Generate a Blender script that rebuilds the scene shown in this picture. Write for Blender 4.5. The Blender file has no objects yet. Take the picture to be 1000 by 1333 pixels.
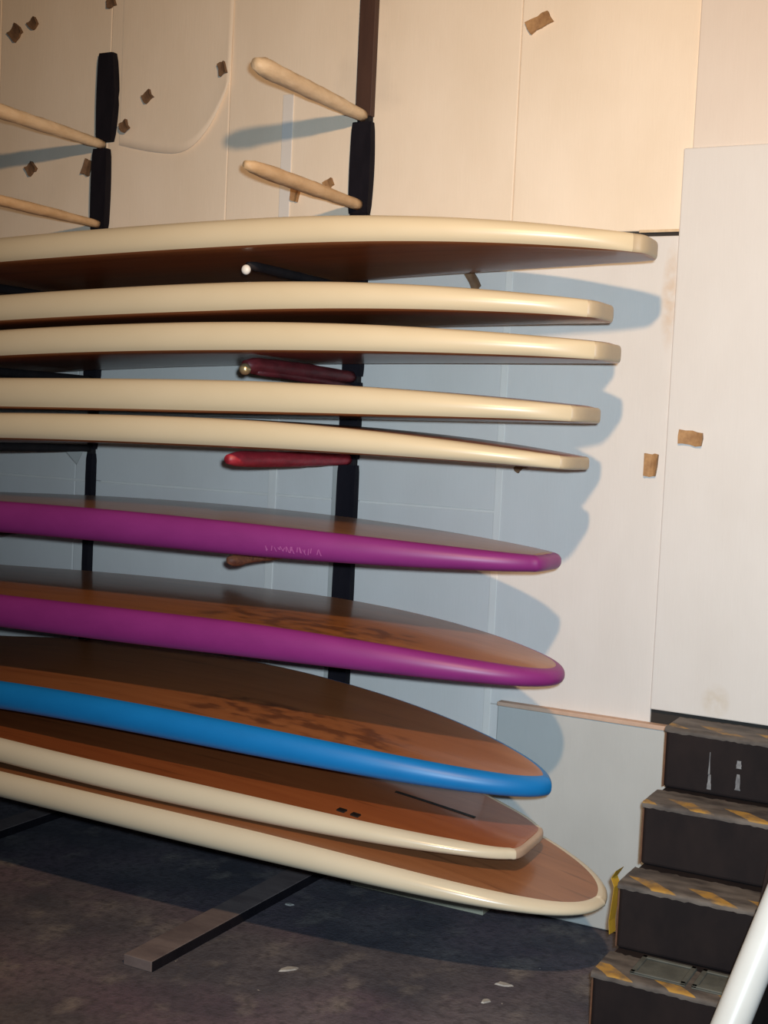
import bpy, bmesh, math, random
from mathutils import Vector, Matrix
random.seed(7)
PI = math.pi
scene = bpy.context.scene
C = scene.collection

# ------------------------------------------------------------------ camera
W_IMG, H_IMG, F_PX = 1000.0, 1333.0, 1700.0
YAW, PITCH, ROLL = math.atan(890/1700.0), math.atan(108/1700.0), math.radians(2.7)
EYE = Vector((0.0, -3.83, 1.5))
fw = Vector((-math.sin(YAW)*math.cos(PITCH), math.cos(YAW)*math.cos(PITCH), -math.sin(PITCH)))
r0 = fw.cross(Vector((0, 0, 1))).normalized()
u0 = r0.cross(fw)
sx = math.cos(ROLL)*r0 + math.sin(ROLL)*u0
sy = -math.sin(ROLL)*r0 + math.cos(ROLL)*u0
cam_d = bpy.data.cameras.new('camera')
cam_d.sensor_fit = 'VERTICAL'; cam_d.sensor_height = 24.0
cam_d.lens = 24.0*F_PX/H_IMG
cam_d.clip_start = 0.05
cam = bpy.data.objects.new('camera', cam_d); C.objects.link(cam)
M = Matrix((sx, sy, -fw)).transposed().to_4x4(); M.translation = EYE
cam.matrix_world = M
scene.camera = cam

# ------------------------------------------------------------------ world and lights
wd = bpy.data.worlds.new('world'); scene.world = wd; wd.use_nodes = True
bg = wd.node_tree.nodes['Background']
bg.inputs['Color'].default_value = (0.70, 0.86, 1.0, 1); bg.inputs['Strength'].default_value = 0.035
lt = bpy.data.lights.new('ceiling_bulb', 'POINT'); lt.energy = 212; lt.color = (1.0, 0.645, 0.345)
lt.shadow_soft_size = 0.045
lo = bpy.data.objects.new('ceiling_bulb', lt); lo.location = (-0.46, -2.69, 2.66); C.objects.link(lo)
# the photographer's flash, just above the lens: cool, soft-edged cone
fd = bpy.data.lights.new('camera_flash', 'SPOT'); fd.energy = 445; fd.color = (0.70, 0.88, 1.0); fd.shadow_soft_size = 0.03
fd.spot_size = math.radians(73); fd.spot_blend = 1.0
fo = bpy.data.objects.new('camera_flash', fd); C.objects.link(fo); fo.location = (0.05, -3.81, 1.57)
fo.rotation_euler = (Vector((-1.35, 0, 1.25))-Vector(fo.location)).to_track_quat('-Z', 'Y').to_euler()
vs = scene.view_settings
vs.view_transform = 'Standard'; vs.look = 'None'; vs.gamma = 1.0; vs.exposure = 0.0; vs.use_curve_mapping = False

# ------------------------------------------------------------------ materials
def mat(name, col, rough=0.6, col2=None, scale=(8, 8, 8), nscale=1.0, detail=4, bump=0.0, coat=0.0, metal=0.0,
        lo=0.35, hi=0.65, bscale=None, spec=0.5):
    m = bpy.data.materials.new(name); m.use_nodes = True
    nt = m.node_tree; b = nt.nodes['Principled BSDF']
    b.inputs['Base Color'].default_value = (*col, 1); b.inputs['Roughness'].default_value = rough
    b.inputs['Metallic'].default_value = metal
    b.inputs['Coat Weight'].default_value = coat; b.inputs['Coat Roughness'].default_value = 0.12
    b.inputs['Specular IOR Level'].default_value = spec
    tc = nt.nodes.new('ShaderNodeTexCoord'); mp = nt.nodes.new('ShaderNodeMapping')
    mp.inputs['Scale'].default_value = scale
    nt.links.new(tc.outputs['Object'], mp.inputs['Vector'])
    nz = nt.nodes.new('ShaderNodeTexNoise'); nz.inputs['Scale'].default_value = nscale; nz.inputs['Detail'].default_value = detail
    nz.inputs['Roughness'].default_value = 0.62
    nt.links.new(mp.outputs['Vector'], nz.inputs['Vector'])
    if col2 is not None:
        rp = nt.nodes.new('ShaderNodeValToRGB')
        rp.color_ramp.elements[0].position = lo; rp.color_ramp.elements[0].color = (*col, 1)
        rp.color_ramp.elements[1].position = hi; rp.color_ramp.elements[1].color = (*col2, 1)
        nt.links.new(nz.outputs['Fac'], rp.inputs['Fac']); nt.links.new(rp.outputs['Color'], b.inputs['Base Color'])
    if bump:
        bp = nt.nodes.new('ShaderNodeBump'); bp.inputs['Strength'].default_value = bump; bp.inputs['Distance'].default_value = 0.004
        src = nz
        if bscale:
            mp2 = nt.nodes.new('ShaderNodeMapping'); mp2.inputs['Scale'].default_value = bscale
            nt.links.new(tc.outputs['Object'], mp2.inputs['Vector'])
            src = nt.nodes.new('ShaderNodeTexNoise'); src.inputs['Scale'].default_value = 1.0; src.inputs['Detail'].default_value = 3
            nt.links.new(mp2.outputs['Vector'], src.inputs['Vector'])
        nt.links.new(src.outputs['Fac'], bp.inputs['Height']); nt.links.new(bp.outputs['Normal'], b.inputs['Normal'])
    return m

def mix_layer(m, col, build_fac):
    """lay a second colour over a material's base colour, where build_fac(nt, tc) gives a 0..1 socket"""
    nt = m.node_tree; b = nt.nodes['Principled BSDF']
    tc = next(n for n in nt.nodes if n.type == 'TEX_COORD')
    fac = build_fac(nt, tc)
    mx = nt.nodes.new('ShaderNodeMix'); mx.data_type = 'RGBA'
    if b.inputs['Base Color'].is_linked:
        nt.links.new(b.inputs['Base Color'].links[0].from_socket, mx.inputs[6])
    else:
        mx.inputs[6].default_value = b.inputs['Base Color'].default_value
    mx.inputs[7].default_value = (*col, 1)
    nt.links.new(fac, mx.inputs[0]); nt.links.new(mx.outputs[2], b.inputs['Base Color'])

def mth(nt, op, a, b=None, c=None, clamp=False):
    n = nt.nodes.new('ShaderNodeMath'); n.operation = op; n.use_clamp = clamp
    for i, v in enumerate((a, b, c)):
        if v is None: continue
        if hasattr(v, 'links'): nt.links.new(v, n.inputs[i])
        else: n.inputs[i].default_value = v
    return n.outputs[0]

def noise_fac(scale, lo, hi, detail=4):
    def f(nt, tc):
        mp = nt.nodes.new('ShaderNodeMapping'); mp.inputs['Scale'].default_value = scale
        nt.links.new(tc.outputs['Object'], mp.inputs['Vector'])
        nz = nt.nodes.new('ShaderNodeTexNoise'); nz.inputs['Scale'].default_value = 1.0; nz.inputs['Detail'].default_value = detail
        nt.links.new(mp.outputs['Vector'], nz.inputs['Vector'])
        mr = nt.nodes.new('ShaderNodeMapRange'); mr.inputs[1].default_value = lo; mr.inputs[2].default_value = hi
        nt.links.new(nz.outputs['Fac'], mr.inputs[0])
        return mr.outputs[0]
    return f

M_PANEL = mat('wall_panel_yellowed', (0.90, 0.775, 0.63), 0.7, (0.84, 0.71, 0.56), (3, 3, 1.4), bump=0.12, bscale=(160, 160, 14))
mix_layer(M_PANEL, (0.60, 0.52, 0.43), noise_fac((1.7, 1.7, 2.3), 0.58, 0.85))
M_PANELW = mat('wall_panel_white', (0.71, 0.685, 0.665), 0.7, (0.665, 0.635, 0.61), (3, 3, 1.4), bump=0.12, bscale=(160, 160, 14))
def spot(cx, cz, rx, rz, amt):
    def f(nt, tc):
        sp = nt.nodes.new('ShaderNodeSeparateXYZ'); nt.links.new(tc.outputs['Object'], sp.inputs[0])
        dx = mth(nt, 'DIVIDE', mth(nt, 'SUBTRACT', sp.outputs[0], cx), rx); dz = mth(nt, 'DIVIDE', mth(nt, 'SUBTRACT', sp.outputs[2], cz), rz)
        d2 = mth(nt, 'ADD', mth(nt, 'MULTIPLY', dx, dx), mth(nt, 'MULTIPLY', dz, dz))
        core = mth(nt, 'SUBTRACT', 1.0, d2, clamp=True)
        return mth(nt, 'MULTIPLY', mth(nt, 'MULTIPLY', core, noise_fac((30, 30, 30), 0.25, 0.6)(nt, tc)), amt)
    return f
mix_layer(M_PANELW, (0.52, 0.42, 0.28), spot(-0.872, 0.752, 0.045, 0.055, 0.5))
mix_layer(M_PANELW, (0.58, 0.42, 0.28), spot(-1.085, 1.93, 0.03, 0.17, 0.6))
M_PANELP = mat('wall_panel_pinkish', (0.76, 0.675, 0.60), 0.7, (0.71, 0.62, 0.545), (3, 3, 1.4), bump=0.12, bscale=(160, 160, 14))
M_PANEL2 = mat('wall_panel_grey', (0.50, 0.51, 0.50), 0.75, (0.455, 0.465, 0.455), (3, 3, 2), bump=0.12, bscale=(120, 120, 16))
M_STRIP = mat('joint_strip_white', (0.80, 0.77, 0.73), 0.6, (0.75, 0.71, 0.67), (5, 5, 3))
M_STRIPG = mat('backing_strip_grey', (0.50, 0.49, 0.47), 0.7, (0.42, 0.41, 0.39), (5, 5, 3))
M_EDGE = mat('panel_raw_edge', (0.62, 0.43, 0.32), 0.8, (0.52, 0.35, 0.26), (14, 14, 14))
M_VOID = mat('gap_shade_dark', (0.03, 0.025, 0.022), 0.9)  # near-black colour standing in for the shade inside wall gaps
M_CORE = mat('wall_core_tan', (0.42, 0.33, 0.25), 0.9)
M_FLOOR = mat('floor_dark', (0.064, 0.065, 0.086), 0.85, (0.150, 0.138, 0.155), (3.2, 3.2, 3.2), detail=9, bump=0.7, bscale=(90, 90, 90), lo=0.38, hi=0.70, spec=0.3)
mix_layer(M_FLOOR, (0.150, 0.100, 0.140), noise_fac((1.6, 2.0, 1), 0.48, 0.80))
mix_layer(M_FLOOR, (0.23, 0.21, 0.20), noise_fac((9, 6, 9), 0.54, 0.80, 8))
mix_layer(M_FLOOR, (0.055, 0.050, 0.062), noise_fac((38, 38, 38), 0.45, 0.80, 6))
mix_layer(M_FLOOR, (0.38, 0.37, 0.36), noise_fac((55, 38, 40), 0.765, 0.80, 2))
M_BLACK = mat('black_rubber', (0.006, 0.005, 0.009), 0.85, (0.011, 0.009, 0.014), (18, 18, 6), bump=0.2, spec=0.2)
M_BLACKW = mat('black_stained_wood', (0.010, 0.008, 0.010), 0.75, (0.018, 0.014, 0.015), (20, 20, 3), bump=0.2, spec=0.3)
M_LEGTOP = mat('dusty_black_wood', (0.19, 0.155, 0.155), 0.8, (0.12, 0.095, 0.10), (6, 14, 10), bump=0.2)
M_BROWN = mat('dark_brown_wood', (0.075, 0.034, 0.022), 0.65, (0.050, 0.022, 0.015), (22, 22, 2.5), bump=0.2)
M_FOAM = mat('cream_padding', (0.72, 0.56, 0.38), 0.55, (0.62, 0.46, 0.29), (30, 14, 30), bump=0.6, bscale=(60, 26, 60))
M_FOAM2 = mat('tan_padding', (0.66, 0.46, 0.27), 0.55, (0.56, 0.37, 0.20), (30, 14, 30), bump=0.6, bscale=(60, 26, 60))
M_RED = mat('red_wrap', (0.42, 0.028, 0.045), 0.45, (0.28, 0.018, 0.030), (40, 18, 40), bump=0.7, bscale=(70, 30, 70))
M_DRED = mat('maroon_wrap', (0.17, 0.022, 0.028), 0.5, (0.10, 0.014, 0.018), (40, 18, 40), bump=0.6, bscale=(60, 26, 60))
M_RUST = mat('rust_mesh_wrap', (0.30, 0.11, 0.05), 0.6, (0.14, 0.04, 0.025), (70, 70, 70), bump=0.8)
M_BRASS = mat('brass_cap', (0.50, 0.42, 0.24), 0.3, metal=0.7)
M_WHITEPL = mat('white_cap', (0.80, 0.77, 0.72), 0.4)
M_CREAM = mat('cream_gelcoat', (0.665, 0.555, 0.385), 0.33, (0.63, 0.52, 0.35), (2, 4, 4), spec=0.5)
M_CREAM2 = mat('pale_cream_gelcoat', (0.68, 0.595, 0.445), 0.25, (0.64, 0.555, 0.41), (2, 4, 4), spec=0.5)
M_TAIL = mat('tan_tail_block', (0.50, 0.40, 0.27), 0.45, (0.45, 0.35, 0.23), (8, 8, 8))
M_TAILP = mat('pinkish_tail_block', (0.50, 0.36, 0.26), 0.4, (0.44, 0.31, 0.22), (8, 8, 8))
M_PURPLE = mat('purple_paint', (0.235, 0.026, 0.180), 0.45, (0.205, 0.021, 0.155), (4, 8, 8))
M_PURPLE2 = mat('magenta_purple_paint', (0.245, 0.025, 0.180), 0.43, (0.21, 0.020, 0.155), (4, 8, 8))
M_BLUE = mat('blue_paint', (0.005, 0.185, 0.51), 0.42, (0.004, 0.165, 0.46), (4, 8, 8))
M_LETTER = mat('pale_lettering', (0.36, 0.085, 0.27), 0.5)
M_SLOT = mat('fin_slot_black', (0.010, 0.008, 0.007), 0.5)

def veneer(name, c1, c2, coat=0.35, patch=None):
    m = mat(name, c1, 0.36, c2, (1.6, 26, 10), detail=6, coat=coat, lo=0.3, hi=0.7)
    mix_layer(m, tuple(0.45*x for x in c1), noise_fac((3.0, 46, 14), 0.60, 0.82, 3))
    if patch:
        x0, x1, y0, y1, col = patch
        def f(nt, tc):
            sp = nt.nodes.new('ShaderNodeSeparateXYZ'); nt.links.new(tc.outputs['Object'], sp.inputs[0])
            def band(s, a, b, soft):
                u = mth(nt, 'DIVIDE', mth(nt, 'SUBTRACT', s, a), soft, clamp=True)
                v = mth(nt, 'DIVIDE', mth(nt, 'SUBTRACT', b, s), soft, clamp=True)
                return mth(nt, 'MULTIPLY', u, v)
            bx = band(sp.outputs[0], x0, x1, 0.06); by = band(sp.outputs[1], y0, y1, 0.03)
            n = noise_fac((13, 24, 10), 0.44, 0.60, 2)(nt, tc)
            return mth(nt, 'MULTIPLY', mth(nt, 'MULTIPLY', bx, by), mth(nt, 'MULTIPLY', n, 0.62))
        mix_layer(m, col, f)
    return m

# ------------------------------------------------------------------ mesh helpers
def link(name, verts, faces, m, parent=None, smooth=False):
    me = bpy.data.meshes.new(name); me.from_pydata(verts, [], faces); me.update()
    if smooth:
        for p in me.polygons: p.use_smooth = True
    if m: me.materials.append(m)
    o = bpy.data.objects.new(name, me); C.objects.link(o)
    if parent: o.parent = parent
    return o
def from_bm(name, bm, m, parent=None, smooth=False):
    bmesh.ops.recalc_face_normals(bm, faces=bm.faces)
    me = bpy.data.meshes.new(name); bm.to_mesh(me); bm.free()
    if smooth:
        for p in me.polygons: p.use_smooth = True
    if m: me.materials.append(m)
    o = bpy.data.objects.new(name, me); C.objects.link(o)
    if parent: o.parent = parent
    return o
def box(name, lo, hi, m, parent=None, bev=0.003, seg=2, jit=0.0):
    bm = bmesh.new()
    cs = [(x, y, z) for x in (lo[0], hi[0]) for y in (lo[1], hi[1]) for z in (lo[2], hi[2])]
    cs = [tuple(c[i] + random.uniform(-jit, jit) for i in range(3)) for c in cs]
    v = [bm.verts.new(c) for c in cs]
    for f in ((0,1,3,2),(4,6,7,5),(0,4,5,1),(2,3,7,6),(0,2,6,4),(1,5,7,3)): bm.faces.new([v[i] for i in f])
    if bev: bmesh.ops.bevel(bm, geom=bm.edges[:], offset=bev, segments=seg, affect='EDGES', profile=0.5)
    return from_bm(name, bm, m, parent)
def empty(name, loc=(0, 0, 0)):
    o = bpy.data.objects.new(name, None); o.empty_display_size = 0.1; o.location = loc; C.objects.link(o); return o
def tag(o, label, cat, group=None):
    o['label'] = label; o['category'] = cat
    if group: o['group'] = group
    return o
def struct(o, label=None):
    o['kind'] = 'structure'
    if label: o['label'] = label
    return o
def tube(name, pts, radii, m, parent=None, n=14, wob=0.0):
    """round bar through pts with a radius at every point, closed ends"""
    vs_, fs = [], []
    P = [Vector(p) for p in pts]
    for i, p in enumerate(P):
        d = (P[min(i+1, len(P)-1)] - P[max(i-1, 0)]).normalized()
        a = d.cross(Vector((0, 0, 1)) if abs(d.z) < 0.9 else Vector((1, 0, 0))).normalized(); b = d.cross(a)
        for k in range(n):
            t = 2*PI*k/n; r = radii[i]*(1 + random.uniform(-wob, wob))
            vs_.append(p + a*math.cos(t)*r + b*math.sin(t)*r)
    for i in range(len(P)-1):
        for k in range(n):
            fs.append((i*n+k, i*n+(k+1) % n, (i+1)*n+(k+1) % n, (i+1)*n+k))
    fs.append(tuple(range(n))[::-1]); fs.append(tuple((len(P)-1)*n+k for k in range(n)))
    bm = bmesh.new(); bv = [bm.verts.new(v) for v in vs_]
    for f in fs: bm.faces.new([bv[i] for i in f])
    return from_bm(name, bm, m, parent, True)
def ball(name, c, r, m, parent=None, sc=(1, 1, 1)):
    bm = bmesh.new(); bmesh.ops.create_uvsphere(bm, u_segments=16, v_segments=10, radius=r)
    for v in bm.verts: v.co = Vector((v.co.x*sc[0]+c[0], v.co.y*sc[1]+c[1], v.co.z*sc[2]+c[2]))
    return from_bm(name, bm, m, parent, True)

# ------------------------------------------------------------------ the setting: floor and wall
fl = box('floor', (-6.5, -7.0, -0.06), (2.5, 0.0, 0.0), M_FLOOR, bev=0); struct(fl, 'dark dusty workshop floor')
wall = box('wall_back', (-6.5, 0.012, -0.06), (2.5, 0.12, 3.6), M_CORE, bev=0); struct(wall, 'wall clad in cream painted panels')

def panel(x0, x1, z0, z1, y=0.0, m=M_PANEL, th=0.012, gap=0.0003):
    o = box('wall_panel', (x0+gap, y, z0+gap), (x1-gap, max(y+th, 0.0119), z1-gap), m, wall, bev=0.004, seg=2)
    return o
UP = [-6.4, -5.9, -5.36, -4.85, -4.31, -3.77, -3.225, -2.69, -2.15, -1.603, -1.043, -0.50, 0.05, 0.6, 1.15, 1.7, 2.4]
for a, b in zip(UP[:-1], UP[1:]):
    panel(a, b, 2.124, 3.55, m=M_PANELP if a > -1.1 else M_PANEL, y=-0.010 if abs(a+1.043) < 0.01 else random.uniform(-0.001, 0.001))
LW = [-6.4, -5.3, -4.3, -3.33, -2.447, -1.603]
for a, b in zip(LW[:-1], LW[1:]):
    panel(a, b, 1.256, 2.112, m=M_PANELW, y=random.uniform(-0.001, 0.001)); panel(a, b, 0.002, 1.256, m=M_PANELW, y=random.uniform(-0.001, 0.001))
panel(-1.603, -1.068, 0.64, 2.109, m=M_PANELW)
panel(-1.603, -1.068, 0.002, 0.64, m=M_PANELW)
# broad panel standing proud beside the steps and the low grey panel with a raw timber edge
pr = panel(-1.066, 0.15, 0.700, 2.358, m=M_PANELW, y=-0.018, th=0.03)
panel(0.15, 1.3, 0.700, 2.358, m=M_PANELW, y=-0.012, th=0.024)
panel(1.3, 2.4, 0.002, 2.11, m=M_PANELW)
panel(0.15, 1.3, 0.002, 0.69, m=M_PANELW)
lp = panel(-1.552, -0.976, 0.004, 0.645, y=-0.030, m=M_PANEL2, th=0.03)
ed = box('panel_edge', (-1.552, -0.036, 0.6455), (-0.985, 0.0, 0.6585), M_EDGE, wall, bev=0.002, jit=0.001); ed['label'] = 'raw pinkish timber edge'
box('gap_shade', (-1.60, 0.006, 2.1095), (-1.067, 0.0119, 2.1235), M_VOID, wall, 0)  # dark strip painting the shade in the gap below the upper panels
box('gap_shade', (-1.066, 0.002, 0.01), (0.14, 0.0119, 0.6985), M_VOID, wall, 0)  # dark sheet painting the shade in the opening below the proud panel
# pale joint strips over the seams
def strip(x0, x1, z0, z1, m=M_STRIP, y=-0.004):
    o = box('joint_strip', (x0, y, z0), (x1, 0.0, z1), m, wall, bev=0.0012, seg=1); return o
strip(-2.466, -2.424, 2.128, 2.62); strip(-2.462, -2.430, 0.02, 2.10)
strip(-1.612, -1.588, 0.02, 2.10, y=-0.0025)
strip(-1.190, -1.068, 2.119, 2.127, M_FOAM, -0.004)
for a, b in ((-4.4, -3.275), (-3.205, -2.21), (-2.10, -1.61)):
    strip(a, b, 1.250, 1.258, y=-0.0025)
# loose sheet hanging over the upper panels: its lower corner is rounded and curls away from the wall
def loose_sheet():
    nx, nz = 26, 30; x0, x1, zt = -3.168, -2.684, 3.5; v = []; f = []
    def zb(u): return 2.492 - 0.045*math.sin(min(u/0.75, 1)*PI*0.62) + 0.23*max(0, (u-0.46)/0.54)**2.8
    for layer in (0, 1):
        for i in range(nx+1):
            u = i/nx
            for j in range(nz+1):
                t = j/nz; z = zb(u) + (zt-zb(u))*t
                h = max(0, 1-(z-zb(u))/0.30)
                y = -0.0030 - 0.010*h**2.0*(0.15+0.85*u**1.5) - (0.0008 if layer == 0 else 0)
                v.append((x0+(x1-x0)*u, y, z))
    n = (nx+1)*(nz+1)
    for i in range(nx):
        for j in range(nz):
            a, b, c, d = i*(nz+1)+j, (i+1)*(nz+1)+j, (i+1)*(nz+1)+j+1, i*(nz+1)+j+1
            f.append((a, b, c, d)); f.append((n+d, n+c, n+b, n+a))
    for i in range(nx):
        a, b = i*(nz+1), (i+1)*(nz+1); f.append((b, a, n+a, n+b))
    for j in range(nz):
        a = nx*(nz+1)+j; f.append((a+1, a, n+a, n+a+1))
    o = link('loose_sheet', v, f, M_PANEL, wall, True); o['label'] = 'loose sheet with curled rounded corner'
loose_sheet()

# ------------------------------------------------------------------ surfboards
BLEN = 3.2
FIT = {  # tail x, centre y, half width, outline exponent, tail half width, height, slope, tail kick, thickness, tail thinning, tilt, rocker
 1: (-1.0143, -0.4303, 0.3711, 0.7047, 0.0442, 2.023, -0.035, -0.0474, 0.0826, 0.5972, -0.0209, -0.0008),
 2: (-1.1327, -0.4307, 0.371, 0.6394, 0.0602, 1.8536, -0.0371, -0.035, 0.0864, 0.5406, 0.0087, -0.0088),
 3: (-1.1059, -0.4298, 0.37, 0.6051, 0.0598, 1.7456, -0.0292, -0.0068, 0.0867, 0.5617, 0.0144, -0.0214),
 4: (-1.1564, -0.4303, 0.3705, 0.5407, 0.0601, 1.5708, -0.0172, -0.0181, 0.0952, 0.448, 0.002, -0.0039),
 5: (-1.181, -0.4299, 0.37, 0.548, 0.06, 1.4655, -0.015, -0.0236, 0.0842, 0.4158, -0.0069, -0.0156),
 6: (-1.2424, -0.4301, 0.3702, 0.6107, 0.0548, 1.1693, -0.0003, 0.0171, 0.0981, 0.4613, -0.0098, -0.0201),
 7: (-1.2005, -0.4291, 0.3708, 0.4779, -0.0018, 0.8869, -0.0102, -0.0422, 0.1026, 0.4615, 0.0139, -0.0096),
 8: (-1.2134, -0.4301, 0.3709, 0.5615, -0.0094, 0.6218, 0.0141, 0.0035, 0.088, 0.6316, 0.0485, -0.0498),
 9: (-1.2513, -0.4455, 0.3865, 0.579, 0.068, 0.4402, 0.0384, -0.0276, 0.0745, 0.3706, 0.0602, -0.0073),
 10: (-1.0321, -0.4563, 0.4055, 0.3957, -0.0351, 0.3524, 0.0274, -0.0407, 0.0783, 0.3426, 0.0622, -0.0242),
}
def prof(k, s):
    xt, yc, W, e, tw, z1, a, b, T, tq, phi, c = FIT[k]
    def zf(q): return z1 + a*(q-1) + b*max(1-q, 0)**2 + c*(q-1.3)**2
    if s <= 2.3: z = zf(s)
    else: z = zf(2.3) + (zf(2.3)-zf(2.25))/0.05*(s-2.3)*0.6
    th = T*(1-(1-tq)*max(1-s/1.2, 0)**2)*(1-0.55*max(0, (s-2.3)/0.9)**2)
    return z, th
def half_width(k, s):
    xt, yc, W, e, tw = FIT[k][:5]
    sh = s/(BLEN/2)
    if sh <= 1: return max(0.0, tw+(W-tw)*max(1-abs(1-sh)**2.2, 0)**e)
    return W*max(1-abs(sh-1)**2.2, 0)**0.5
def board_z(k, x, y, sg):
    z, th = prof(k, FIT[k][0]-x)
    return z + sg*th/2 + FIT[k][10]*(y-FIT[k][1])
BOXY = {6: 0.15, 7: 0.1, 8: 0.1, 9: 0.35, 10: 0.1}
def qr(s, k=1):
    q0 = 0.014 if k < 6 or k == 9 else 0.026
    return q0+(0.032-q0)*min(1.0, max(0.0, s)/0.16)
def make_board(k, name, label, m_rail, m_deck, m_bottom, m_tail=None, tail_len=0.05, group=None, under=0):
    xt, yc, W, e, tw, z1, a, b, T, tq, phi, c = FIT[k]
    # plan outline of one side, from the tail's middle to the nose
    out = []
    square = tw > 0.03
    if square:
        rc = 0.022
        for i in range(6): out.append((0.0, (tw-rc)*i/6))
        w_at = half_width(k, rc)
        for i in range(7):
            t = i/6*PI/2; out.append((rc-rc*math.cos(t), tw-rc+(w_at-tw+rc)*math.sin(t)))
        s0 = rc
    else:
        # find the blunt tip: start where the curve leaves the axis
        s0 = 0.0; out.append((0.0, 0.0))
        for s in (0.0004, 0.0015, 0.003, 0.006, 0.010, 0.015, 0.021, 0.028): 
            out.append((s, half_width(k, s)))
        s0 = 0.028
    n1, n2 = 26, 34
    for i in range(1, n1+1):
        t = i/n1; s = s0 + (0.7-s0)*t**1.3; out.append((s, half_width(k, s)))
    for i in range(1, n2+1):
        t = i/n2; s = 0.7 + (BLEN-0.7)*(1-(1-t)**1.35); out.append((s, half_width(k, min(s, BLEN)) if i < n2 else 0.0))
    # drop flat duplicates (tail parameters below zero give a short run on the axis)
    cl = []
    for p in out:
        if cl and abs(cl[-1][0]-p[0]) < 1e-7 and abs(cl[-1][1]-p[1]) < 1e-7: continue
        if cl and p[1] <= 0 and cl[-1][1] <= 0 and p[0] < 1.0: cl[-1] = (p[0], 0.0); continue
        cl.append(p)
    out = cl; N = len(out)
    shift = out[0][0]
    # outward normals
    nor = []
    for i in range(N):
        p, q = out[max(i-1, 0)], out[min(i+1, N-1)]
        d = Vector((q[0]-p[0], q[1]-p[1])); d.normalize(); nor.append((-d.y, d.x))
    nor[0] = (-1.0, 0.0); nor[-1] = (1.0, 0.0)
    def ring(i, phi_a):
        """rail point at outline station i, profile angle phi_a from +90 (deck edge) to -90 (bottom edge)"""
        s, w = out[i]; nx, ny = nor[i]
        box_ = 1.0-BOXY.get(k, 0.5)*max(0.0, 1-s/0.14)                     # squarer rail towards the tail
        ins = qr(s, k)*(1-max(0.0, math.cos(phi_a))**box_)
        sn = math.copysign(abs(math.sin(phi_a))**box_, math.sin(phi_a))
        ss, ww = s-nx*ins, w-ny*ins
        if ww < 0: ww = 0.0
        z, th = prof(k, max(s, 0))
        z2, _ = prof(k, max(ss, 0))
        return ss, ww, z2 + sn*th/2
    NA = 12
    ang = [PI/2 - PI*j/NA for j in range(NA+1)]
    def P(s, w, z, side):
        y = side*w
        return (xt-s, yc+y, z+phi*y)
    root = empty(name, (xt-1.6, yc, z1-0.05))
    off = Vector(root.location)
    def mk(nm, v, f, m):
        used = sorted({i for q in f for i in q}); mp = {i: j for j, i in enumerate(used)}
        bm = bmesh.new()
        bv = [bm.verts.new(Vector(v[i])-off) for i in used]
        for q in f:
            ids = []
            for i in q:
                if mp[i] not in ids: ids.append(mp[i])
            if len(ids) >= 3:
                try: bm.faces.new([bv[i] for i in ids])
                except ValueError: pass
        bmesh.ops.remove_doubles(bm, verts=bm.verts, dist=0.00015)
        o = from_bm(nm, bm, m, root, True); return o
    # rails
    v, idx = [], {}
    for side in (-1, 1):
        for i in range(N):
            for j, an in enumerate(ang):
                if side == 1 and i in (0, N-1): idx[(side, i, j)] = idx[(-1, i, j)]; continue
                idx[(side, i, j)] = len(v); v.append(P(*ring(i, an), side))
    fr, ft, fu = [], [], []
    for side in (-1, 1):
        for i in range(N-1):
            tail = m_tail is not None and out[i+1][0] <= tail_len
            for j in range(NA):
                q = (idx[(side, i, j)], idx[(side, i+1, j)], idx[(side, i+1, j+1)], idx[(side, i, j+1)])
                (fu if j >= NA-under else ft if tail else fr).append(q if side == 1 else q[::-1])
    rail_v = v
    rail = mk('rail', v, fr, m_rail)
    if ft: 
        tb = mk('tail_block', v, ft, m_tail); tb['label'] = 'tan tail block'
    # deck and bottom panels
    for nm, an, m, crown in (('deck_panel', PI/2, m_deck, 0.0035 if k != 10 else -0.003), ('bottom_panel', -PI/2, m_bottom, -0.0015)):
        v, f = [], []; NB = 12
        for i in range(N):
            s, w, z = ring(i, an)
            for j in range(NB+1):
                y = -w+2*w*j/NB
                v.append(P(s, y, z + crown*(1-(2*j/NB-1)**2)*min(1, w/0.1), 1))
        for i in range(N-1):
            for j in range(NB):
                q = (i*(NB+1)+j, (i+1)*(NB+1)+j, (i+1)*(NB+1)+j+1, i*(NB+1)+j+1)
                f.append(q)
        if nm == 'bottom_panel' and fu:
            b0 = len(v); v = v+rail_v; f = f+[tuple(i+b0 for i in q) for q in fu]
        mk(nm, v, f, m)
    tag(root, label, 'surfboard', group)
    return root, off
G = 'surfboards on the wall rack'
V_LOW = veneer('veneer_brown', (0.24, 0.075, 0.028), (0.34, 0.115, 0.040))
V_P1 = veneer('veneer_olive_brown', (0.25, 0.105, 0.035), (0.34, 0.15, 0.05), coat=0.35)
V_P2 = veneer('veneer_amber_marked', (0.30, 0.105, 0.030), (0.40, 0.15, 0.045), patch=(0.52, 1.24, -0.30, -0.06, (0.07, 0.022, 0.012)))
V_BL = veneer('veneer_red_brown_marked', (0.30, 0.105, 0.038), (0.38, 0.145, 0.055), patch=(0.50, 1.22, -0.28, -0.05, (0.065, 0.024, 0.018)))
V_C9 = veneer('veneer_dark_red', (0.27, 0.075, 0.024), (0.34, 0.105, 0.034), coat=0.7)
V_C10 = veneer('veneer_tan_red', (0.25, 0.100, 0.042), (0.32, 0.135, 0.058))
make_board(1, 'surfboard', 'cream-railed surfboard lying topmost on the rack, reaching furthest past the post', M_CREAM, V_LOW, V_LOW, M_TAIL, 0.034, G, under=2)
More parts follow.
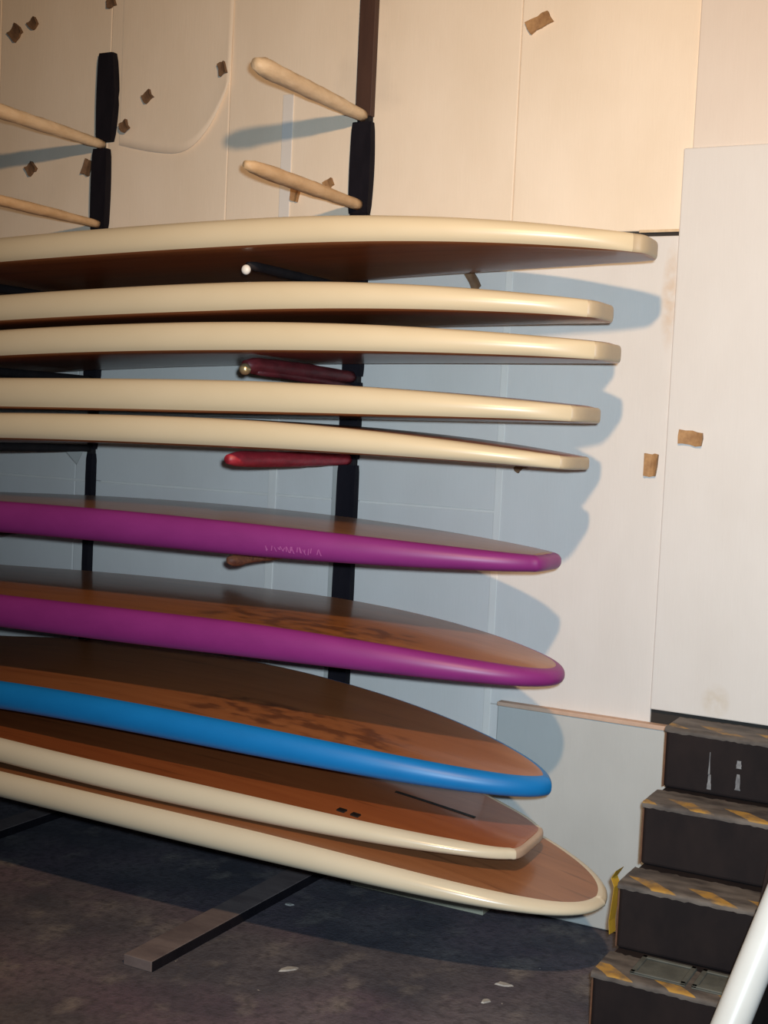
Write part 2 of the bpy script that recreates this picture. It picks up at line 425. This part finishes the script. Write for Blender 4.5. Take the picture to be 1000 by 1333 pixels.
make_board(2, 'surfboard', 'cream-railed surfboard, second from the top, stacked on another cream board', M_CREAM, V_LOW, V_LOW, M_TAIL, 0.027, G, under=2)
make_board(3, 'surfboard', 'cream-railed surfboard, third from the top, resting on the maroon-wrapped peg', M_CREAM, V_LOW, V_LOW, M_TAIL, 0.030, G, under=2)
make_board(4, 'surfboard', 'cream-railed surfboard, fourth from the top, with a gap widening below its tail', M_CREAM, V_LOW, V_LOW, M_TAIL, 0.027, G, under=2)
make_board(5, 'surfboard', 'cream-railed surfboard, fifth from the top, resting on the bright red peg', M_CREAM, V_LOW, V_LOW, M_TAIL, 0.027, G, under=2)
b6, off6 = make_board(6, 'surfboard', 'upper of the two purple-railed boards, with blunt tail and faint lettering', M_PURPLE, V_P1, V_LOW, None, 0, G)
make_board(7, 'surfboard', 'lower of the two purple-railed boards, with rounded tail and amber wood deck', M_PURPLE2, V_P2, V_LOW, None, 0, G)
make_board(8, 'surfboard', 'surfboard with bright blue rail and brown wood deck', M_BLUE, V_BL, V_LOW, None, 0, G)
b9, off9 = make_board(9, 'surfboard', 'cream-railed board with square tail and black fin slot, below the blue board', M_CREAM2, V_C9, V_LOW, M_TAILP, 0.012, G)
make_board(10, 'surfboard', 'lowest cream-railed board with rounded tail, just above the floor', M_CREAM2, V_C10, V_LOW, None, 0, G)

# fin slot and fin plugs let into the square-tailed board
def on_deck(k, px, y, dz=0.004): return Vector((px, y, board_z(k, px, y, 1)+dz))
def deck_patch(name, k, p, q, wid, m, root, off, lift=0.0048):
    p, q = Vector((*p, 0)), Vector((*q, 0)); d = (q-p).normalized(); n = Vector((-d.y, d.x, 0))*wid/2
    v = []; f = []; K = 10
    for i in range(K+1):
        c = p.lerp(q, i/K)
        for sgn in (-1, 1):
            a = c+n*sgn
            v.append(on_deck(k, a.x, a.y, lift)-off); v.append(on_deck(k, a.x, a.y, lift-0.004)-off)
    for i in range(K):
        a = i*4; f += [(a, a+4, a+6, a+2), (a, a+1, a+5, a+4), (a+2, a+6, a+7, a+3)]
    f += [(0, 2, 3, 1), (K*4, K*4+1, K*4+3, K*4+2)]
    return link(name, v, f, m, root)

# lettering on the upper purple rail: small pale strokes, too worn to read
def rail_pt(k, x, a):
    s = FIT[k][0]-x; w = half_width(k, s); z, th = prof(k, s)
    y = -(w-qr(s)*(1-math.cos(a)))
    return Vector((x, FIT[k][1]+y, z+math.sin(a)*th/2+FIT[k][10]*y))
def lettering():
    v, f = [], []
    x = -1.985
    for i in range(9):
        for s in range(random.choice((2, 3))):
            xa = x+random.uniform(0, 0.013); xb = xa+random.uniform(-0.006, 0.008)
            a0, a1 = math.radians(-12+random.uniform(-3, 6)), math.radians(-30+random.uniform(-6, 8))
            wd_ = 0.0028; base = len(v)
            for (xx, aa) in ((xa, a0), (xa+wd_, a0), (xb+wd_, a1), (xb, a1)):
                p = rail_pt(6, xx, aa); v.append(p+Vector((0, -0.0012, -0.0004))-off6)
            f.append((base, base+1, base+2, base+3))
        x += 0.0185
    o = link('lettering', v, f, M_LETTER, b6); o['label'] = 'faint worn pale lettering on purple rail'
lettering()

# ------------------------------------------------------------------ the rack: two posts with pegs and floor legs
BOARDS_ON = [1, 3, 5, 6, 7, 8, 10]
def peg_top(k, x):
    return min(board_z(k, x, y, -1) for y in (-0.69, -0.5, -0.3, -0.1)) - 0.0025
def straight_peg(name, parent, off, x, z, r, y0, y1, m, bulge=0.0, wob=0.05, r_base=None, n=14, droop=0):
    pts, rad = [], []
    K = 16; rb = r_base or r
    for i in range(K+1):
        t = i/K
        pts.append(Vector((x, y0+(y1-y0)*t, z - droop*(1-t)**1.2))-off)
        rr = rb+(r-rb)*min(1, t*2.2)
        rr *= 1+bulge*max(0, (t-0.72)/0.28)
        if i == K: rr *= 0.55
        if i == K-1: rr *= 0.93
        rad.append(rr)
    return tube(name, pts, rad, m, parent, n, wob)

def rack(x_right, x_left, x_low_right, x_low_left, top, upper_mat, label, leg_x, leg_y, tone):
    root = empty('rack_post', ((x_left+x_right)/2, -0.015, 0)); off = Vector(root.location)
    tag(root, label, 'rack', 'board rack posts')
    def bx(nm, lo, hi, m, bev=0.003): return box(nm, Vector(lo)-off, Vector(hi)-off, m, root, bev)
    return root, off, bx

# --- post in the middle of the picture
root, off, bx = rack(-2.105, -2.17, 0, 0, 3.3, None, 'tall black wall rack post with brown top and red-wrapped pegs', None, None, 0)
bx('post_top', (-2.168, -0.028, 2.52), (-2.108, -0.001, 3.5), M_BROWN)
bx('post', (-2.160, -0.026, 0.0), (-2.112, -0.001, 2.52), M_BLACKW)
def sleeve(root, off, x0, x1, z0, z1, d=0.031, bul=0.004, bowx=0.0):
    v, f = [], []; K = 12
    for i in range(K+1):
        t = i/K; z = z0+(z1-z0)*t; b = bul*math.sin(PI*t); w = bowx*math.sin(PI*t)
        for (x, y) in ((x0-b*0.4, -0.001), (x0-b*0.4, -d-b*0.5), (x1+w+b*0.5, -d-b*0.5), (x1+w+b*0.5, -0.001)):
            v.append(Vector((x, y, z))-off)
    for i in range(K):
        for a in range(4): f.append((i*4+a, i*4+(a+1) % 4, (i+1)*4+(a+1) % 4, (i+1)*4+a))
    f.append((3, 2, 1, 0)); f.append(tuple(K*4+a for a in range(4)))
    bm = bmesh.new(); bv = [bm.verts.new(p) for p in v]
    for q in f: bm.faces.new([bv[i] for i in q])
    bmesh.ops.bevel(bm, geom=[e for e in bm.edges if abs(e.verts[0].co.z-e.verts[1].co.z) > 0.005], offset=0.004, segments=2, affect='EDGES')
    o = from_bm('rubber_sleeve', bm, M_BLACK, root); return o
zs = [2.522, 2.232]
pegs = []
for k in BOARDS_ON: pegs.append((k, peg_top(k, -2.14)))
levels = [2.515, 2.225] + [z-0.022 for _, z in pegs]
sleeve(root, off, -2.176, -2.106, 2.205, 2.502, bowx=0.004)
for a, b in zip(levels[1:-1], levels[2:]):
    sleeve(root, off, -2.172, -2.105, b-0.002, a-0.022, bul=0.002)
sleeve(root, off, -2.172, -2.105, 0.03, levels[-1]-0.02, bul=0.002)
bs = bx('backing_strip', (-2.203, -0.009, 0.50), (-2.172, -0.001, 1.39), M_STRIPG, 0.001)
X = -2.138
straight_peg('peg', root, off, X, 2.522, 0.0255, -0.02, -0.665, M_FOAM, 0.18, 0.07, 0.019)['label'] = 'cream padded peg, topmost'
straight_peg('peg', root, off, X, 2.232, 0.0225, -0.02, -0.695, M_FOAM2, -0.1, 0.06, 0.017)['label'] = 'tan padded peg'
for (k, zt), (m, r, tip, dr, y1) in zip(pegs, ((M_BLACKW, 0.014, 'white', 0, -0.665), (M_DRED, 0.026, 'brass', 0.0, -0.655), (M_RED, 0.024, None, 0, -0.725), (M_RUST, 0.014, 'rust', 0.0, -0.69), (M_BLACKW, 0.012, None, 0, -0.66), (M_BLACKW, 0.012, None, 0, -0.66), (M_BLACKW, 0.016, None, 0, -0.70))):
    pg = straight_peg('peg', root, off, X, zt-r*1.06, r, -0.02, y1, m, 0.0, 0.05, r*0.75, droop=dr)
    if m is M_RED: pg['label'] = 'bright red wrapped peg'
    if tip == 'white': ball('peg_cap', Vector((X, y1-0.006, zt-0.030))-off, 0.0145, M_WHITEPL, pg, (1, 0.8, 1))
    if m is M_DRED:
        pg['label'] = 'maroon wrapped peg'
        ball('peg_cap', Vector((X+0.002, y1-0.004, zt-0.040))-off, 0.0175, M_BRASS, pg)
        tube('strap', [Vector((X+0.012, -0.05-0.56*t, zt-0.066+0.020*t+0.006*math.sin(t*PI)))-off for t in (0, 0.2, 0.4, 0.6, 0.8, 1)], [0.013, 0.014, 0.013, 0.013, 0.012, 0.009], M_DRED, pg, 8, 0.1)
    if tip == 'rust': tube('mesh_wrap', [Vector((X, y1-0.012+0.12*t, zt-0.013-0.003*math.sin(t*PI)))-off for t in (0, 0.2, 0.4, 0.6, 0.8, 1)], [0.009, 0.016, 0.017, 0.016, 0.015, 0.012], M_RUST, pg, 12, 0.12)
LEG = box('floor_leg', Vector((-2.205, -1.035, 0.0))-off, Vector((-2.110, -0.036, 0.030))-off, M_LEGTOP, root, 0.002)
box('leg_side', Vector((-2.1098, -1.032, 0.001))-off, Vector((-2.1065, -0.04, 0.0285))-off, M_BLACK, root, 0.0006, 1)

# --- post at the picture's edge
root, off, bx = rack(-3.20, -3.265, 0, 0, 2.82, None, 'shorter black wall rack post whose top stands free below the panel seam', None, None, 0)
bx('post', (-3.256, -0.026, 0.0), (-3.232, -0.001, 2.80), M_BLACKW)
sleeve(root, off, -3.258, -3.192, 2.505, 2.822, bowx=0.012, bul=0.004)
sleeve(root, off, -3.272, -3.207, 2.185, 2.478, bowx=0.002)
pegsL = [(k, peg_top(k, -3.245)) for k in BOARDS_ON]
levL = [2.485, 2.195] + [z-0.018 for _, z in pegsL]
for i, (a, b) in enumerate(zip(levL[1:-1], levL[2:])):
    x1 = -3.216-0.004*i; x0 = x1-(0.06 if i < 2 else 0.026)
    sleeve(root, off, x0, x1, b-0.002, a-0.018, bul=0.001)
sleeve(root, off, -3.262, -3.236, 0.03, levL[-1]-0.02, bul=0.001)
X = -3.236
straight_peg('peg', root, off, X, 2.494, 0.0235, -0.02, -0.665, M_FOAM, 0.1, 0.06, 0.017)['label'] = 'cream padded peg, upper'
straight_peg('peg', root, off, X, 2.203, 0.0190, -0.02, -0.695, M_FOAM2, 0.0, 0.05, 0.014)['label'] = 'tan padded peg'
for k, zt in pegsL:
    pr_l = 0.008 if k == 8 else 0.0155
    straight_peg('peg', root, off, X-0.01, zt-pr_l*1.04, pr_l, -0.02, -0.70, M_BLACKW, 0.0, 0.03, pr_l*0.85)
z5 = pegsL[2][1]
tp = [(-3.318, -0.075), (-3.245, -0.060), (-3.268, -0.066)]
tz = [z5-0.030, z5-0.026, z5-0.078]
tri = link('torn_wrap', [Vector((x, y+dy, z))-off for dy in (0, 0.003) for (x, y), z in zip(tp, tz)],
           [(0, 2, 1), (3, 4, 5), (0, 1, 4, 3), (1, 2, 5, 4), (2, 0, 3, 5)], M_STRIPG, root)
tri['label'] = 'grey torn flap hanging at the peg'
box('floor_leg', Vector((-3.325, -1.02, 0.0))-off, Vector((-3.236, -0.036, 0.030))-off, M_LEGTOP, root, 0.002)
box('leg_side', Vector((-3.2358, -1.017, 0.001))-off, Vector((-3.233, -0.04, 0.0285))-off, M_BLACK, root, 0.0006, 1)

# ------------------------------------------------------------------ steps with worn hazard tape
R_, T_ = 0.1725, 0.185
SX0, SX1 = -0.970, -0.612
M_STEP = mat('step_black_brown', (0.010, 0.007, 0.008), 0.8, (0.018, 0.012, 0.012), (9, 9, 5), bump=0.25, spec=0.25)
def drips(nt, tc):
    sp = nt.nodes.new('ShaderNodeSeparateXYZ'); nt.links.new(tc.outputs['Object'], sp.inputs[0])
    return None
M_STEPSIDE = mat('step_side_brown', (0.16, 0.075, 0.040), 0.7, (0.10, 0.045, 0.025), (8, 8, 20))
M_DRIP = mat('white_paint_drip', (0.27, 0.27, 0.28), 0.6, (0.12, 0.12, 0.13), (30, 30, 30))
M_PADG = mat('grey_green_pad', (0.105, 0.112, 0.10), 0.7, (0.07, 0.075, 0.068), (20, 20, 20), bump=0.3)
def tape_mat(name, seed, wear):
    m = mat(name, (0.045, 0.037, 0.035), 0.75)
    nt = m.node_tree
    def stripes(nt, tc):
        uv = nt.nodes.new('ShaderNodeUVMap')
        sp = nt.nodes.new('ShaderNodeSeparateXYZ'); nt.links.new(uv.outputs[0], sp.inputs[0])
        u = mth(nt, 'ADD', mth(nt, 'SUBTRACT', mth(nt, 'MULTIPLY', sp.outputs[0], 6.4), mth(nt, 'MULTIPLY', sp.outputs[1], 7.5)), seed)
        fr = mth(nt, 'FRACT', u)
        a = mth(nt, 'LESS_THAN', fr, 0.42)
        vv = mth(nt, 'MULTIPLY', mth(nt, 'GREATER_THAN', sp.outputs[1], 0.080), mth(nt, 'LESS_THAN', sp.outputs[1], 0.150))
        n = noise_fac((22, 22, 22), 0.26+wear*0.16, 0.52+wear*0.16)(nt, tc)
        return mth(nt, 'MULTIPLY', mth(nt, 'MULTIPLY', a, vv), n)
    mix_layer(m, (0.150, 0.130, 0.115), noise_fac((11, 26, 24), 0.34-wear*0.10, 0.68-wear*0.06))
    mix_layer(m, (0.40, 0.225, 0.045), stripes)
    return m
stairs = empty('staircase', (SX0, -0.745, 0.0)); offs = Vector(stairs.location)
tag(stairs, 'narrow black wooden steps edged with worn yellow hazard tape by the wall', 'stairs')
def nosing(i, m, ny, nz):
    """tape folded over the front edge of a step: from the tread, over the rounded nose, down the riser"""
    pr_ = []
    r = 0.009
    for t in (0.165 if i == 4 else 0.150, 0.110, 0.080, 0.060, 0.040, 0.022, r): pr_.append((ny+t, nz+0.0012))
    for q in range(1, 6):
        a = q/6*PI/2; pr_.append((ny+r-(r+0.0012)*math.sin(a), nz-r+(r+0.0012)*math.cos(a)))
    for t in (r, 0.010, 0.011, 0.0125): pr_.append((ny-0.0012, nz-t))
    L_ = [0]
    for a, b in zip(pr_[:-1], pr_[1:]): L_.append(L_[-1]+math.hypot(b[0]-a[0], b[1]-a[1]))
    NX = 34; v, f, uvs = [], [], []
    rag = [random.uniform(-0.006, 0.006) for _ in range(NX+1)]
    rag2 = [random.uniform(-0.002, 0.001) for _ in range(NX+1)]
    x0, x1 = SX0-0.001, SX1-0.006
    for a in range(NX+1):
        x = x0+(x1-x0)*a/NX
        for j, (y, z) in enumerate(pr_):
            yy, zz = y, z
            if j == 0: yy += rag[a]
            if j == len(pr_)-1: zz += rag2[a]
            v.append(Vector((x, yy, zz + random.uniform(0, 0.0016)))-offs); uvs.append((x-x0, L_[j]))
    n = len(pr_)
    for a in range(NX):
        for j in range(n-1): f.append((a*n+j, a*n+j+1, (a+1)*n+j+1, (a+1)*n+j))
    o = link('nosing_tape', v, f, m, stairs, True)
    ul = o.data.uv_layers.new(name='UVMap')
    for lp_ in o.data.loops: ul.data[lp_.index].uv = uvs[lp_.vertex_index]
    bmn = bmesh.new(); bmn.from_mesh(o.data); bmesh.ops.recalc_face_normals(bmn, faces=bmn.faces); bmn.to_mesh(o.data); bmn.free()
    o['label'] = 'worn black and yellow hazard tape'
    return o
for i in range(1, 5):
    ny, nz = -0.745+T_*(i-1), R_*i
    blk = box('step_block', Vector((SX0+0.004, ny, nz-R_+0.0005))-offs, Vector((SX1-0.004, -0.022 if i == 4 else -0.037, nz))-offs, M_STEP, stairs, 0.010, 3)
    box('side_edge', Vector((SX0-0.001, ny+0.006, nz-R_+0.002))-offs, Vector((SX0+0.0035, -0.037, nz-0.012))-offs, M_STEPSIDE, stairs, 0.001, 1)
    nosing(i, tape_mat('hazard_tape', (0.86, 0.55, 0.28, 0.1)[i-1], (0.15, 0.25, 0.35, 0.75)[i-1]), ny, nz)
# dark board closing the steps on their far side
v = [(SX1-0.0035, -0.75, 0.0), (SX1-0.0035, -0.75, 0.15), (SX1-0.0035, -0.19, 0.68), (SX1-0.0035, -0.037, 0.68), (SX1-0.0035, -0.037, 0.0)]
v = [Vector(p)-offs for p in v] + [Vector((p[0]+0.022, p[1], p[2]))-offs for p in v]
bm = bmesh.new(); bv = [bm.verts.new(p) for p in v]
for q in ((0, 1, 2, 3, 4), (9, 8, 7, 6, 5), (0, 5, 6, 1), (1, 6, 7, 2), (2, 7, 8, 3), (3, 8, 9, 4), (4, 9, 5, 0)): bm.faces.new([bv[i] for i in q])
from_bm('stringer', bm, M_STEP, stairs)
# paint drips on the top riser
def drip(x, z0, z1, w0, w1):
    y = -0.745+T_*3-0.0012
    v, f = [], []; K = 6
    for i in range(K+1):
        t = i/K; w = (w0+(w1-w0)*t)*random.uniform(0.8, 1.2)/2
        v += [Vector((x-w, y, z0+(z1-z0)*t))-offs, Vector((x+w, y, z0+(z1-z0)*t))-offs]
    for i in range(K): f.append((2*i, 2*i+1, 2*i+3, 2*i+2))
    link('paint_drip', v, f, M_DRIP, stairs)
drip(-0.838, 0.640, 0.575, 0.0015, 0.005); drip(-0.836, 0.577, 0.534, 0.006, 0.013); drip(-0.757, 0.628, 0.606, 0.012, 0.013); drip(-0.757, 0.590, 0.545, 0.009, 0.014)
# flat pads with a raised rim lying on the lowest tread
def pad(x0, x1):
    nz = R_; y0, y1 = -0.705, -0.585
    o = box('tread_pad', Vector((x0, y0, nz+0.0015))-offs, Vector((x1, y1, nz+0.005))-offs, M_PADG, stairs, 0.0015, 1)
    for a, b, c, d in ((x0, x1, y0, y0+0.014), (x0, x1, y1-0.014, y1), (x0, x0+0.014, y0, y1), (x1-0.014, x1, y0, y1)):
        box('pad_rim', Vector((a, c, nz+0.005))-offs, Vector((b, d, nz+0.010))-offs, M_PADG, o, 0.002, 1)
pad(-0.885, -0.745); pad(-0.730, -0.640)
# loose yellow tape end hanging on the open side of the second step
def tape_end():
    M_Y = mat('yellow_tape', (0.52, 0.33, 0.03), 0.5, (0.42, 0.25, 0.03), (20, 20, 20))
    pts = [(-0.972, -0.545, 0.375), (-0.985, -0.548, 0.352), (-0.974, -0.555, 0.333), (-0.977, -0.556, 0.290), (-0.982, -0.557, 0.240), (-0.979, -0.556, 0.205)]
    v, f = [], []
    for i, p in enumerate(pts):
        w = 0.034 if i else 0.05
        for dy, dx in ((-w/2, -0.006), (w/2, 0.0)):
            v.append(Vector((p[0]+dx, p[1]+dy+0.012, p[2]))-offs); v.append(Vector((p[0]+dx-0.0012, p[1]+dy+0.012, p[2]))-offs)
    for i in range(len(pts)-1):
        a = i*4; f += [(a, a+2, a+6, a+4), (a+1, a+5, a+7, a+3), (a, a+4, a+5, a+1), (a+2, a+3, a+7, a+6)]
    o = link('tape_flap', v, f, M_Y, stairs); o['label'] = 'loose yellow tape end curling outwards'
tape_end()

# ------------------------------------------------------------------ white pole leaning in front of the steps
M_POLE = mat('white_pole', (0.80, 0.84, 0.84), 0.35, (0.74, 0.78, 0.78), (5, 5, 5))
def ray(px, py): return fw*F_PX + sx*(px-W_IMG/2) - sy*(py-H_IMG/2)
POLE_FOOT = Vector((-0.640, -0.968, 0.0)); POLE_TOP = Vector((-0.105, -0.085, 2.00))
pole = empty('white_pole', POLE_FOOT); d = POLE_TOP-POLE_FOOT
tag(pole, 'white round pole leaning in front of the black steps', 'pole')
tube('shaft', [d*t + Vector((0, 0, 0.018*(1-t))) for t in [i/12 for i in range(13)]], [0.0405]*13, M_POLE, pole, 28)
tube('end_cap', [d*0.985, d*1.003], [0.043, 0.043], M_POLE, pole, 28)

# ------------------------------------------------------------------ chips stuck to the wall
M_CHIP = mat('brown_chip', (0.44, 0.25, 0.11), 0.75, (0.30, 0.16, 0.07), (40, 40, 40), bump=0.4)
M_CHIPD = mat('dark_chip', (0.20, 0.115, 0.060), 0.75, (0.14, 0.075, 0.04), (40, 40, 40), bump=0.4)
CH = [  # x, z, width, height, turn, dark, surface y, label
 (-3.690, 2.945, 0.055, 0.050, 45, 1, 0, 'large dark wall chip at the upper edge, nearest the corner'),
 (-3.600, 2.970, 0.036, 0.036, 40, 1, 0, 'small dark wall chip beside the large corner one'),
 (-3.040, 2.655, 0.038, 0.034, 35, 1, -0.006, 'reddish brown wall chip on the loose curling sheet'),
 (-3.130, 2.551, 0.034, 0.034, 25, 1, -0.02, 'faded wall chip close beside the shorter black post'),
 (-3.590, 2.427, 0.040, 0.040, 40, 1, 0, 'dark wall chip under the shadow of the short post peg'),
 (-3.312, 2.416, 0.030, 0.055, -20, 1, 0, 'brown wall chip tucked against the shorter black post'),
 (-2.712, 2.725, 0.028, 0.042, 15, 1, -0.013, 'brown wall chip at the edge of the curling sheet'),
 (-3.224, 3.008, 0.036, 0.030, 20, 1, 0, 'wall chip above the shorter black post'),
 (-1.542, 2.769, 0.078, 0.038, 24, 0, 0, 'tilted tan wall chip high beside the panel seam'),
 (-2.400, 2.283, 0.030, 0.050, -12, 0, 0, 'tan wall chip hanging below the second padded peg'),
 (-2.270, 2.312, 0.032, 0.026, 30, 0, 0, 'small tan wall chip just above the second padded peg'),
 (-1.722, 1.984, 0.030, 0.062, 32, 1, 0, 'slanting brown wall chip between the two topmost boards'),
 (-0.992, 1.516, 0.072, 0.042, -4, 0, -0.018, 'broad tan wall chip on the proud panel'),
 (-1.110, 1.431, 0.036, 0.068, -2, 0, 0, 'upright tan wall chip next to the proud panel'),
 (-1.525, 1.402, 0.040, 0.022, 40, 1, 0, 'small dark wall chip peeping from under the fifth board'),
]
for (x, z, w, h, turn, dark, sy0, lab) in CH:
    bm = bmesh.new(); n = 4; th = 0.009
    g = {}
    for i in range(n+1):
        for j in range(3):
            u, v_ = i/n-0.5, j/2-0.5
            bend = 0.012*u*u*4*random.uniform(0.3, 0.7)
            xx = w*u + 0.003*random.uniform(-1, 1); zz = h*v_ + 0.003*random.uniform(-1, 1)
            for l in (0, 1): g[(i, j, l)] = bm.verts.new((xx, -bend*(1 if l else 0.0)-(th if l else 0), zz))
    for i in range(n):
        for j in range(2):
            bm.faces.new((g[i, j, 1], g[i+1, j, 1], g[i+1, j+1, 1], g[i, j+1, 1])); bm.faces.new((g[i, j, 0], g[i, j+1, 0], g[i+1, j+1, 0], g[i+1, j, 0]))
    for i in range(n):
        bm.faces.new((g[i, 0, 0], g[i+1, 0, 0], g[i+1, 0, 1], g[i, 0, 1])); bm.faces.new((g[i+1, 2, 0], g[i, 2, 0], g[i, 2, 1], g[i+1, 2, 1]))
    for j in range(2):
        bm.faces.new((g[0, j+1, 0], g[0, j, 0], g[0, j, 1], g[0, j+1, 1])); bm.faces.new((g[n, j, 0], g[n, j+1, 0], g[n, j+1, 1], g[n, j, 1]))
    o = from_bm('wall_chip', bm, M_CHIPD if dark else M_CHIP)
    o.location = (x, sy0-0.0012, z); o.rotation_euler = (0, -math.radians(turn), 0)
    tag(o, lab, 'chip', 'brown chips stuck on the wall')

# ------------------------------------------------------------------ small things on the floor
M_PALE = mat('pale_timber', (0.46, 0.44, 0.34), 0.7, (0.38, 0.36, 0.27), (3, 20, 20))
pl = box('timber_offcut', (-2.00, -0.125, 0.0), (-1.525, -0.060, 0.032), M_PALE, None, 0.002)
tag(pl, 'pale timber offcut lying on the floor under the lowest board', 'timber')
M_FLAKE = mat('pale_flake', (0.45, 0.44, 0.42), 0.7, (0.32, 0.31, 0.30), (60, 60, 60))
for (x, y, r, lab) in ((-1.273, -0.565, 0.016, 'pale paint flake on the floor nearest the steps'), (-1.273, -0.692, 0.011, 'tiny pale flake on the floor in front of the larger one'),
                       (-1.813, -0.809, 0.020, 'crumbled pale flake on the floor beside the floor leg end'), (-2.067, -0.394, 0.010, 'tiny pale flake on the floor close to the tall post')):
    bm = bmesh.new(); n = 9; top = []; bot = []
    for k in range(n):
        a = 2*PI*k/n; q = r*random.uniform(0.6, 1.25)
        top.append(bm.verts.new((math.cos(a)*q*1.5*0.8, math.sin(a)*q*0.7, 0.004))); bot.append(bm.verts.new((math.cos(a)*q*1.5, math.sin(a)*q*0.8, 0.0)))
    bm.faces.new(top); bm.faces.new(bot[::-1])
    for k in range(n): bm.faces.new((bot[k], bot[(k+1) % n], top[(k+1) % n], top[k]))
    o = from_bm('paint_flake', bm, M_FLAKE); o.location = (x, y, 0.0); o.rotation_euler = (0, 0, random.uniform(0, 1))
    tag(o, lab, 'flake', 'pale flakes on the floor')

# fin slot and plugs of the square-tailed board
sl = deck_patch('fin_slot', 9, (-1.692, -0.441), (-1.435, -0.441), 0.013, M_SLOT, b9, off9); sl['label'] = 'long black fin slot'
for (x, y) in ((-1.743, -0.671), (-1.698, -0.672)):
    deck_patch('fin_plug', 9, (x-0.012, y), (x+0.012, y), 0.02, M_SLOT, b9, off9)
